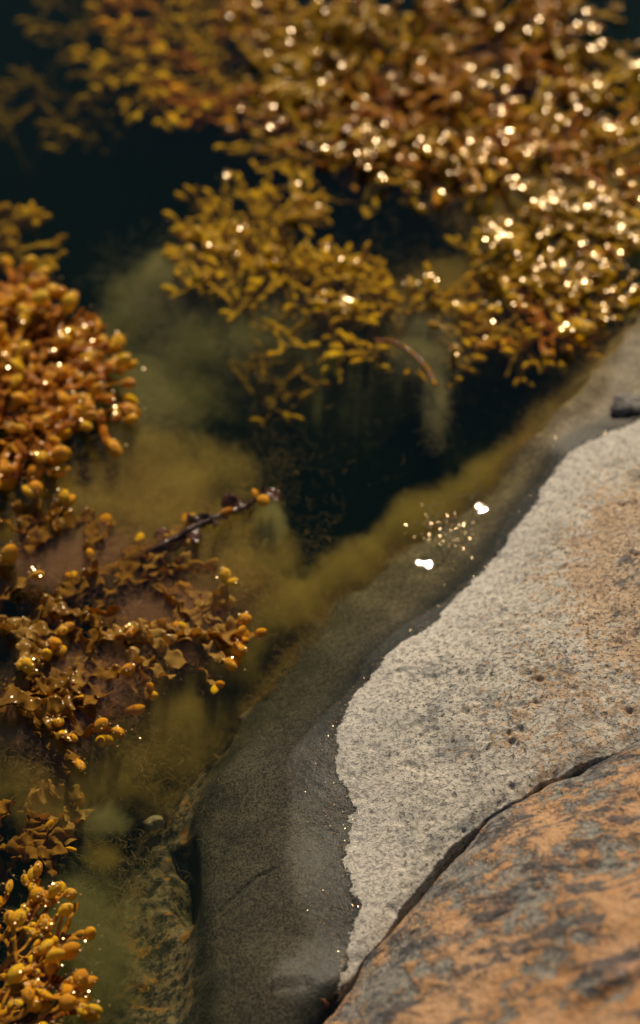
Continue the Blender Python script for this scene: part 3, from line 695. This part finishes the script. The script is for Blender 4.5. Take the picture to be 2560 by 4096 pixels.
# the dark twig and the curved twig
def twig(name, pts, r0, r1, mat, label, seed, pods=(), leaves=True):
    rs = np.random.RandomState(seed); P = np.array(pts); n = 40
    t = np.linspace(0, len(P) - 1, n); Q = np.stack([np.interp(t, np.arange(len(P)), P[:, k]) for k in range(3)], 1)
    for _ in range(3): Q[1:-1] = (Q[:-2] + Q[1:-1] * 2 + Q[2:]) / 4
    base = Q[0].copy(); root = bpy.data.objects.new(name, None); C.collection.objects.link(root); root.location = base
    root['label'] = label; root['category'] = 'seaweed'
    T = np.gradient(Q, axis=0); T /= np.linalg.norm(T, axis=1)[:, None]; B = np.cross(T, [0, 0, 1.0]); B /= np.linalg.norm(B, axis=1)[:, None]; N = np.cross(B, T)
    m = 10; a = np.linspace(0, 2 * np.pi, m, endpoint=False); R = np.linspace(r0, r1, n)
    V = Q[:, None, :] + (B[:, None, :] * np.cos(a)[None, :, None] + N[:, None, :] * np.sin(a)[None, :, None]) * (R[:, None, None])
    V = V.reshape(-1, 3); V = V + (.35 * r0) * np.stack([vnoise(V, 350, seed), vnoise(V, 350, seed + 1), vnoise(V, 350, seed + 2)], 1)
    i = np.arange(n - 1)[:, None] * m; j = np.arange(m)[None, :]
    F = np.stack([i + j, i + (j + 1) % m, i + m + (j + 1) % m, i + m + j], -1).reshape(-1, 4)
    link('stem', mesh_np('stem', V - base, F), mat, root)
    for (k, ang, s_, key) in pods:
        o = bpy.data.objects.new('bladder', BL[key][k % 6]); C.collection.objects.link(o); o.parent = root
        o.location = Q[k] - base; o.rotation_euler = (k, -.2, ang); o.scale = (s_,) * 3
    if not leaves: return root
    g = Geo()
    for k in range(3, n - 8, 4):
        q = Q[k]; a_ = rs.uniform(0, 6.28); pp = [q + np.array([math.cos(a_ + s2 * 30), math.sin(a_ + s2 * 30), .2]) * s2 for s2 in np.linspace(0, .014, 9)]
        ribbon(g, np.array(pp) - base, .008, .0008, rs, .0016)
    link('frond', g.mesh('frond'), mat, root)
    return root
M_twig = mat_weed('dark_wet_twig', (.05, .025, .015), (.10, .045, .02), (.16, .06, .02), .2, .0015, 200)
M_twig2 = mat_weed('red_brown_twig', (.30, .12, .05), (.22, .09, .04), (.36, .16, .05), .2, .0015, 200)
twig('seaweed_stem', [at(560, 2230, -.006), at(760, 2120, .001), at(860, 2070, .004), at(960, 2040, .003), at(1030, 2000, .006), at(1050, 1965, .010), at(1055, 1925, .016)], .0032, .0006, M_twig,
     'dark broken seaweed stem with an orange pod, its tip pointing up', 5, [(28, -1.1, .012, 'orange'), (26, 1.9, .010, 'ruffle'), (14, .6, .012, 'brown')])
twig('seaweed_stem', [at(1500, 1362, -.003), at(1560, 1368, .002), at(1620, 1392, .002), at(1680, 1440, .002), at(1715, 1490, .002), at(1745, 1545, .003)], .0017, .0012, M_twig2,
     'curved red brown seaweed stem with pale fuzz hanging from it', 9, [(8, 2.6, .005, 'brown'), (14, -.4, .006, 'brown'), (20, 2.2, .005, 'orange'), (26, -1.0, .006, 'brown'), (31, 1.6, .005, 'brown'), (36, -1.4, .006, 'orange')], False)

# ------------------------------------------------------------------ filamentous algae (nobody could count the threads)
def mat_fuzz(name, a, b):
    m = NT(name); W = m.pos()
    c = m.mix(m.ramp(m.noise(W, 30, 4, .6), .38, .62), a, b)
    b = m.bsdf(c, .8, None, .0)
    tl = m.n.new('ShaderNodeBsdfTranslucent'); m.put(tl.inputs[0], c); mx = m.n.new('ShaderNodeMixShader'); m.put(mx.inputs[0], .5)
    m.t.links.new(b.outputs[0], mx.inputs[1]); m.t.links.new(tl.outputs[0], mx.inputs[2]); m.t.links.new(mx.outputs[0], m.out.inputs['Surface'])
    return m.m
def threads(name, P0, D, L, r, mat, label, curl=.5, nseg=5, seed=0, kind='stuff'):
    """thin curling threads: P0 roots (n,3), D directions, L lengths"""
    rs = np.random.RandomState(seed); n = len(P0)
    D = D / (np.linalg.norm(D, axis=1)[:, None] + 1e-9)
    pts = [P0]; q = P0; dd = D; om = rs.normal(0, 1, (n, 3)) * curl
    for i in range(nseg):
        dd = dd + np.cross(om, dd) * .7 + rs.normal(0, curl * .25, (n, 3)); dd /= np.linalg.norm(dd, axis=1)[:, None] + 1e-9
        q = q + dd * (L / nseg)[:, None]; pts.append(q)
    pts = np.stack(pts, 1)                                  # n, s, 3
    pts[..., 2] = np.minimum(pts[..., 2], -.0008)
    T = np.gradient(pts, axis=1); A = rs.normal(0, 1, (n, 1, 3)); B = np.cross(T, A); B /= np.linalg.norm(B, axis=2)[..., None] + 1e-9
    Nn = np.cross(T, B); Nn /= np.linalg.norm(Nn, axis=2)[..., None] + 1e-9
    s = nseg + 1; R = r * np.linspace(1, .35, s)[None, :, None] * rs.uniform(.6, 1.4, (n, 1, 1))
    V = np.stack([pts + R * (B * math.cos(a) + Nn * math.sin(a)) for a in (0, 2.1, 4.2)], 2).reshape(-1, 3)
    b = (np.arange(n) * s * 3)[:, None, None] + (np.arange(nseg) * 3)[None, :, None] + np.arange(3)[None, None, :]
    b2 = (np.arange(n) * s * 3)[:, None, None] + (np.arange(nseg) * 3)[None, :, None] + ((np.arange(3) + 1) % 3)[None, None, :]
    F = np.stack([b, b2, b2 + 3, b + 3], -1).reshape(-1, 4)
    return link(name, mesh_np(name, V, F), mat, label=label, cat='algae', kind=kind)
M_fz = mat_fuzz('tan_green_algae', (.72, .52, .18), (.52, .40, .14))
M_fz2 = mat_fuzz('grey_green_algae', (.60, .54, .32), (.42, .40, .22))
M_fz3 = mat_fuzz('pink_brown_slime', (.70, .45, .26), (.50, .30, .15))
def blob(u, v, z, rx, ry, rz, n, seed, lump=18):
    rs = np.random.RandomState(seed); c = at(u, v, z)
    P = rs.normal(0, 1, (n * 3, 3)) * np.array([rx, ry, rz]) * .55 + c
    keep = (fbm(P, lump, 3, seed) > -.25 + .5 * rs.rand(len(P)) - .35); P = P[keep][:n]
    P[:, 2] = np.minimum(P[:, 2], -.002)
    return P, rs
def soft(name, u, v, z, rx, ry, rz, col, dens, label, rot=0, scale=32, group=None):
    m = NT(name); P = m.pos(); O = m.obj()
    ln = m.n.new('ShaderNodeVectorMath'); ln.operation = 'LENGTH'; m.put(ln.inputs[0], O)
    n = m.noise(P, scale * .55, 5, .66, .3)
    e = m.math('ADD', m.math('SUBTRACT', 1, ln.outputs['Value']), m.math('MULTIPLY', m.math('SUBTRACT', n, .5), 1.6))
    e = m.math('ADD', e, m.math('MULTIPLY', m.math('SUBTRACT', m.noise(P, 190, 4, .7), .5), .7))
    dn = m.math('MULTIPLY', m.ramp(e, .08, .95), dens)
    pv = m.n.new('ShaderNodeVolumePrincipled'); m.put(pv.inputs['Color'], col); m.put(pv.inputs['Density'], dn)
    m.t.links.new(pv.outputs[0], m.out.inputs['Volume'])
    k, q = 20, 12; th = np.linspace(0, 2 * np.pi, k, endpoint=False); V = [(0, 0, 1.0)]
    for p_ in np.linspace(0, np.pi, q)[1:-1]:
        V += [(math.cos(a_) * math.sin(p_), math.sin(a_) * math.sin(p_), math.cos(p_)) for a_ in th]
    V.append((0, 0, -1.0)); F = []
    for j_ in range(q - 3):
        for i_ in range(k): F.append((1 + j_ * k + i_, 1 + (j_ + 1) * k + i_, 1 + (j_ + 1) * k + (i_ + 1) % k, 1 + j_ * k + (i_ + 1) % k))
    me = bpy.data.meshes.new(name); n_ = len(V) - 1
    F += [(0, 1 + i_, 1 + (i_ + 1) % k) for i_ in range(k)] + [(n_, n_ - k + (i_ + 1) % k, n_ - k + i_) for i_ in range(k)]
    me.from_pydata([tuple(p_) for p_ in V], [], F)
    rz = min(rz, -z - .0006)
    o = link('algae_haze', me, m.m, label=label, cat='algae', kind='stuff', group=group)
    o.location = at(u, v, z); o.scale = (rx, ry, rz); o.rotation_euler = (0, 0, math.radians(rot)); return o
TAN, GREY, PINK = (.70, .53, .13), (.54, .50, .20), (.80, .50, .27)
def cloud(u, v, z, rx, ry, rz, n, mat, label, seed, L=.014, r=.00009, curl=.6, dens=110, rot=0):
    col = {M_fz.name: TAN, M_fz2.name: GREY, M_fz3.name: PINK}[mat.name]
    soft('algae_haze', u, v, z, rx * 1.25, ry * 1.25, max(rz * 1.3, .012), col, dens, label.replace('algae', 'algae haze', 1) if 'algae' in label else label + ', its soft haze', rot)
    if n < 2500: return
    P, rs = blob(u, v, z, rx, ry, rz, int(n * .8), seed)
    D = rs.normal(0, 1, (len(P), 3)) * np.array([1, 1, .5])
    threads('filamentous_algae', P, D, L * rs.uniform(.4, 1.1, len(P)), r, mat, label, curl, 5, seed)
for u_, v_, rx_, ry_, rot_, w_ in [(1130, 1130, .07, .022, 48, 'farthest right, just before the weed'), (960, 1235, .06, .024, 45, 'behind the sun glint'), (800, 1350, .06, .026, 42, 'left of the sun glint'),
        (660, 1450, .06, .032, 45, 'right of the ragged weed'), (540, 1590, .06, .034, 55, 'below the ragged weed'), (400, 1690, .10, .07, 60, 'where the shelf begins')]:
    c_ = ov(u_, v_); soft('algae_haze', u_ * OV, v_ * OV, -.028, rx_, ry_, .02, TAN, 50 if v_ == 1690 else (65 if v_ > 1500 else 85), 'tan algae haze along the drowned rim, ' + w_, rot_, 40, 'tan algae haze along the drowned rim')
# fringe on the drowned rim of the slab
rs = np.random.RandomState(4)
pl = EDGE; segs = pl[1:] - pl[:-1]; ln = np.hypot(*segs.T); cum = np.concatenate([[0], np.cumsum(ln)])
N = 60000; a = rs.uniform(0, cum[-1], N); k = np.clip(np.searchsorted(cum, a) - 1, 0, len(ln) - 1)
Q = pl[k] + segs[k] * ((a - cum[k]) / ln[k])[:, None]; nn = np.stack([-segs[k][:, 1], segs[k][:, 0]], 1) / ln[k][:, None]
ref = ov(700, 1300)[:2] - ov(1000, 1400)[:2]
if (nn[len(nn) // 2] @ ref) < 0: nn = -nn
Q = Q + nn * rs.uniform(-.004, .035, N)[:, None]
vis = (Q[:, 0] > -.3) & (Q[:, 0] < .35) & (Q[:, 1] > .75) & (Q[:, 1] < 1.62)
far_ = sstep(1.42, 1.34, Q[:, 1]); vis &= rs.rand(N) < far_
vis &= (Q[:, 1] > ov(520, 1700)[1]) | (rs.rand(N) < .25)
Q, nn = Q[vis], nn[vis]
zz = slab_height(Q)[0] - .001
P0 = np.concatenate([Q, zz[:, None]], 1); P0 = P0[::2]; nn = nn[::2]; Q = Q[::2]
D = np.concatenate([nn * .8, np.full((len(Q), 1), .6)], 1) + rs.normal(0, .4, (len(Q), 3))
threads('filamentous_algae', P0, D, rs.uniform(.008, .020, len(Q)), .0001, M_fz, 'soft tan green algae fringe along the drowned rim of the slab', .5, 5, 3)

cloud(620, 2000, -.018, .075, .075, .015, 12000, M_fz, 'tan cloud of fine algae above the dark twig', 11)
cloud(900, 2280, -.022, .05, .05, .015, 9000, M_fz, 'tan algae cloud right of the ragged weed', 12)
cloud(880, 1260, -.030, .09, .06, .02, 14000, M_fz2, 'olive algae haze under the middle clump', 13)
cloud(670, 1120, -.018, .03, .035, .012, 3500, M_fz2, 'pale algae wisp at the left side of the middle clump', 14)
cloud(1900, 1220, -.022, .08, .05, .012, 9000, M_fz, 'golden algae haze between middle clump and slab', 15)
cloud(640, 1450, -.05, .06, .10, .02, 2000, M_fz2, 'dim olive algae beside the left cluster', 16)
cloud(560, 1640, -.022, .03, .05, .012, 5000, M_fz2, 'thin pale fuzz at the lower right of the left cluster', 17)
cloud(1690, 1390, -.012, .022, .030, .009, 7000, M_fz2, 'pale fuzz around the curved stem', 18, dens=200)
cloud(1738, 1590, -.014, .007, .036, .008, 3200, M_fz2, 'pale wisp hanging below the curved stem', 19, dens=200)
cloud(1350, 1450, -.05, .10, .07, .02, 8000, M_fz2, 'faint brown haze of algae in the deep water', 20)
cloud(1075, 2090, -.010, .012, .022, .007, 2200, M_fz2, 'pale hairs below the tip of the dark twig', 21, L=.016, r=.00012)
cloud(700, 2480, -.008, .045, .035, .006, 6500, M_fz3, 'pinkish slime over the right part of the ragged weed', 22, L=.008, dens=62)
cloud(300, 2700, -.007, .05, .04, .006, 6500, M_fz3, 'pinkish slime over the lacy fronds', 23, L=.008, dens=62)
cloud(150, 2890, -.007, .035, .03, .006, 3500, M_fz3, 'pinkish slime around the yellow pods', 24, L=.008, dens=62)
cloud(300, 2230, -.010, .06, .035, .008, 6500, M_fz3, 'brown slime around the red pod', 25, L=.008, dens=62)
cloud(250, 2050, -.02, .06, .05, .01, 7000, M_fz, 'olive algae veil above the red pod', 26)
cloud(440, 3290, -.020, .020, .016, .008, 2000, M_fz2, 'white green fuzz on the golden ragged frond', 27, L=.012)
cloud(430, 3430, -.026, .016, .014, .012, 2000, M_fz, 'golden brown algae lump above the corner cluster', 28)
cloud(190, 3080, -.022, .07, .05, .014, 5000, M_fz, 'murky olive algae under the gap above the corner cluster', 32, dens=60)
cloud(330, 3800, -.034, .04, .07, .014, 3000, M_fz2, 'murky green algae beside the corner cluster', 29)
cloud(2250, 760, -.004, .10, .09, .006, 9000, M_fz, 'matted yellow algae under the glitter patch', 31)

# ------------------------------------------------------------------ small bubbles and specks floating on the water
rs = np.random.RandomState(8)
m = NT('bubble'); m.bsdf((.25, .22, .16), .12, None, .8)
BV, BF = [], []; cnt = 0
def bub(u, v, r):
    global cnt
    c = at(u, v, 0); n, k = 10, 5
    for j in range(k):
        ph = j / (k - 1) * math.pi / 2
        for i in range(n):
            a_ = i / n * 2 * math.pi; BV.append((c[0] + r * math.cos(a_) * math.cos(ph), c[1] + r * math.sin(a_) * math.cos(ph), r * math.sin(ph) * .8 - .0001 + 1e-6))
    for j in range(k - 1):
        for i in range(n): BF.append((cnt + j * n + i, cnt + j * n + (i + 1) % n, cnt + (j + 1) * n + (i + 1) % n, cnt + (j + 1) * n + i))
    cnt += n * k
for i in range(130): bub(1790 + rs.normal(0, 60), 2110 + rs.normal(0, 55), rs.uniform(.0003, .0008))
for i in range(40): bub(1900 + rs.normal(0, 35), 1990 + rs.normal(0, 30), rs.uniform(.0003, .0007))
for i in range(50): bub(1680 + rs.normal(0, 70), 2250 + rs.normal(0, 50), rs.uniform(.0002, .0005))
def cap(c, R_, w_, nrm_):
    global cnt
    nrm_ = Vector(nrm_).normalized(); q = Vector((0, 0, 1)).rotation_difference(nrm_).to_matrix(); n, k = 10, 4
    for j in range(k):
        rr = w_ * (1 - j / (k - 1)) + 1e-5
        for i in range(n):
            a_ = i / n * 6.2832; p = q @ Vector((rr * math.cos(a_), rr * math.sin(a_), (w_ * w_ - rr * rr) / (2 * R_))); GV.append((c[0] + p.x, c[1] + p.y, c[2] + p.z))
    for j in range(k - 1):
        for i in range(n): GF.append((gc + j * n + i, gc + j * n + (i + 1) % n, gc + (j + 1) * n + (i + 1) % n, gc + (j + 1) * n + i))
    GF.append((gc + (k - 1) * n, gc + (k - 1) * n + 3, gc + (k - 1) * n + 6, gc + (k - 1) * n + 8))
for i in range(110): bub(rs.uniform(500, 2100), rs.uniform(1500, 2900), rs.uniform(.0002, .0004))
link('bubble', mesh_np('bubble', BV, BF), m.m, label='fine bubbles and specks floating around the sun glint', cat='bubbles', kind='stuff')
print('bladders', N_BL, 'objects', len(bpy.data.objects))

# small tilted glossy caps, added to make the glints on weed, water and wet rock
GV, GF = [], []; gc = 0
rs = np.random.RandomState(21)
NB = {GS: 7, GT: 9, GR: 8, GL: 6, GC: 5, GB: 6}
for (p, s_, gg) in WETPTS:
    far = p[1] > 1.33
    nb_ = NB.get(gg, 3)
    if p[0] > .12 and 1.45 < p[1] < 1.8: nb_ += 2
    for q in range(nb_):
        tilt = rs.normal(0, .085, 2); off = rs.normal(0, .28, 2) * s_
        c = p + np.array([off[0], off[1], .0012 - np.sum(off ** 2) / s_ * .8])
        cap(c, .03, rs.uniform(.00045, .00095) if far else rs.uniform(.0004, .0008), (tilt[0], tilt[1], 1)); gc = len(GV)
for i in range(95):
    c = at(1780 + rs.normal(0, 75), 2120 + rs.normal(0, 70), .0001); tl_ = rs.normal(0, .035, 2); cap(c, .03, rs.uniform(.00012, .0003), (tl_[0] + .012, tl_[1] - .012, 1)); gc = len(GV)  # caps added on the water for the sparkle trailing the main glint
seg = DRY[1:] - DRY[:-1]; sl_ = np.hypot(*seg.T); cs_ = np.concatenate([[0], np.cumsum(sl_)])
for i in range(1000):
    a_ = rs.uniform(cs_[3], cs_[-3]); k_ = min(int(np.searchsorted(cs_, a_)) - 1, len(seg) - 1); q_ = DRY[k_] + seg[k_] * (a_ - cs_[k_]) / sl_[k_]
    nn_ = np.array([seg[k_][1], -seg[k_][0]]) / sl_[k_] * (-DSIGN); q_ = q_ + nn_ * abs(rs.normal(0, .012)) + rs.normal(0, .001, 2)
    zz_ = slab_height(q_[None])[0][0]
    if zz_ > .0002:
        tl_ = rs.normal(0, .22, 2); cap((q_[0], q_[1], zz_ + .0007), .006, rs.uniform(.00015, .00038), (tl_[0], tl_[1], 1)); gc = len(GV)  # caps added along the wet margin to make its sparkle
gm = NT('glint_cap'); gm.bsdf((.30, .16, .05), .15, None, .9, Specular_Tint=(1, .78, .48, 1))  # warm colour of the glints is put into the specular tint
link('glint_cap', mesh_np('glint_cap', GV, GF), gm.m, label='tiny glossy caps added to make the glints on weed, water and wet rock', cat='water beads', kind='stuff')
print('wet', len(WETPTS))
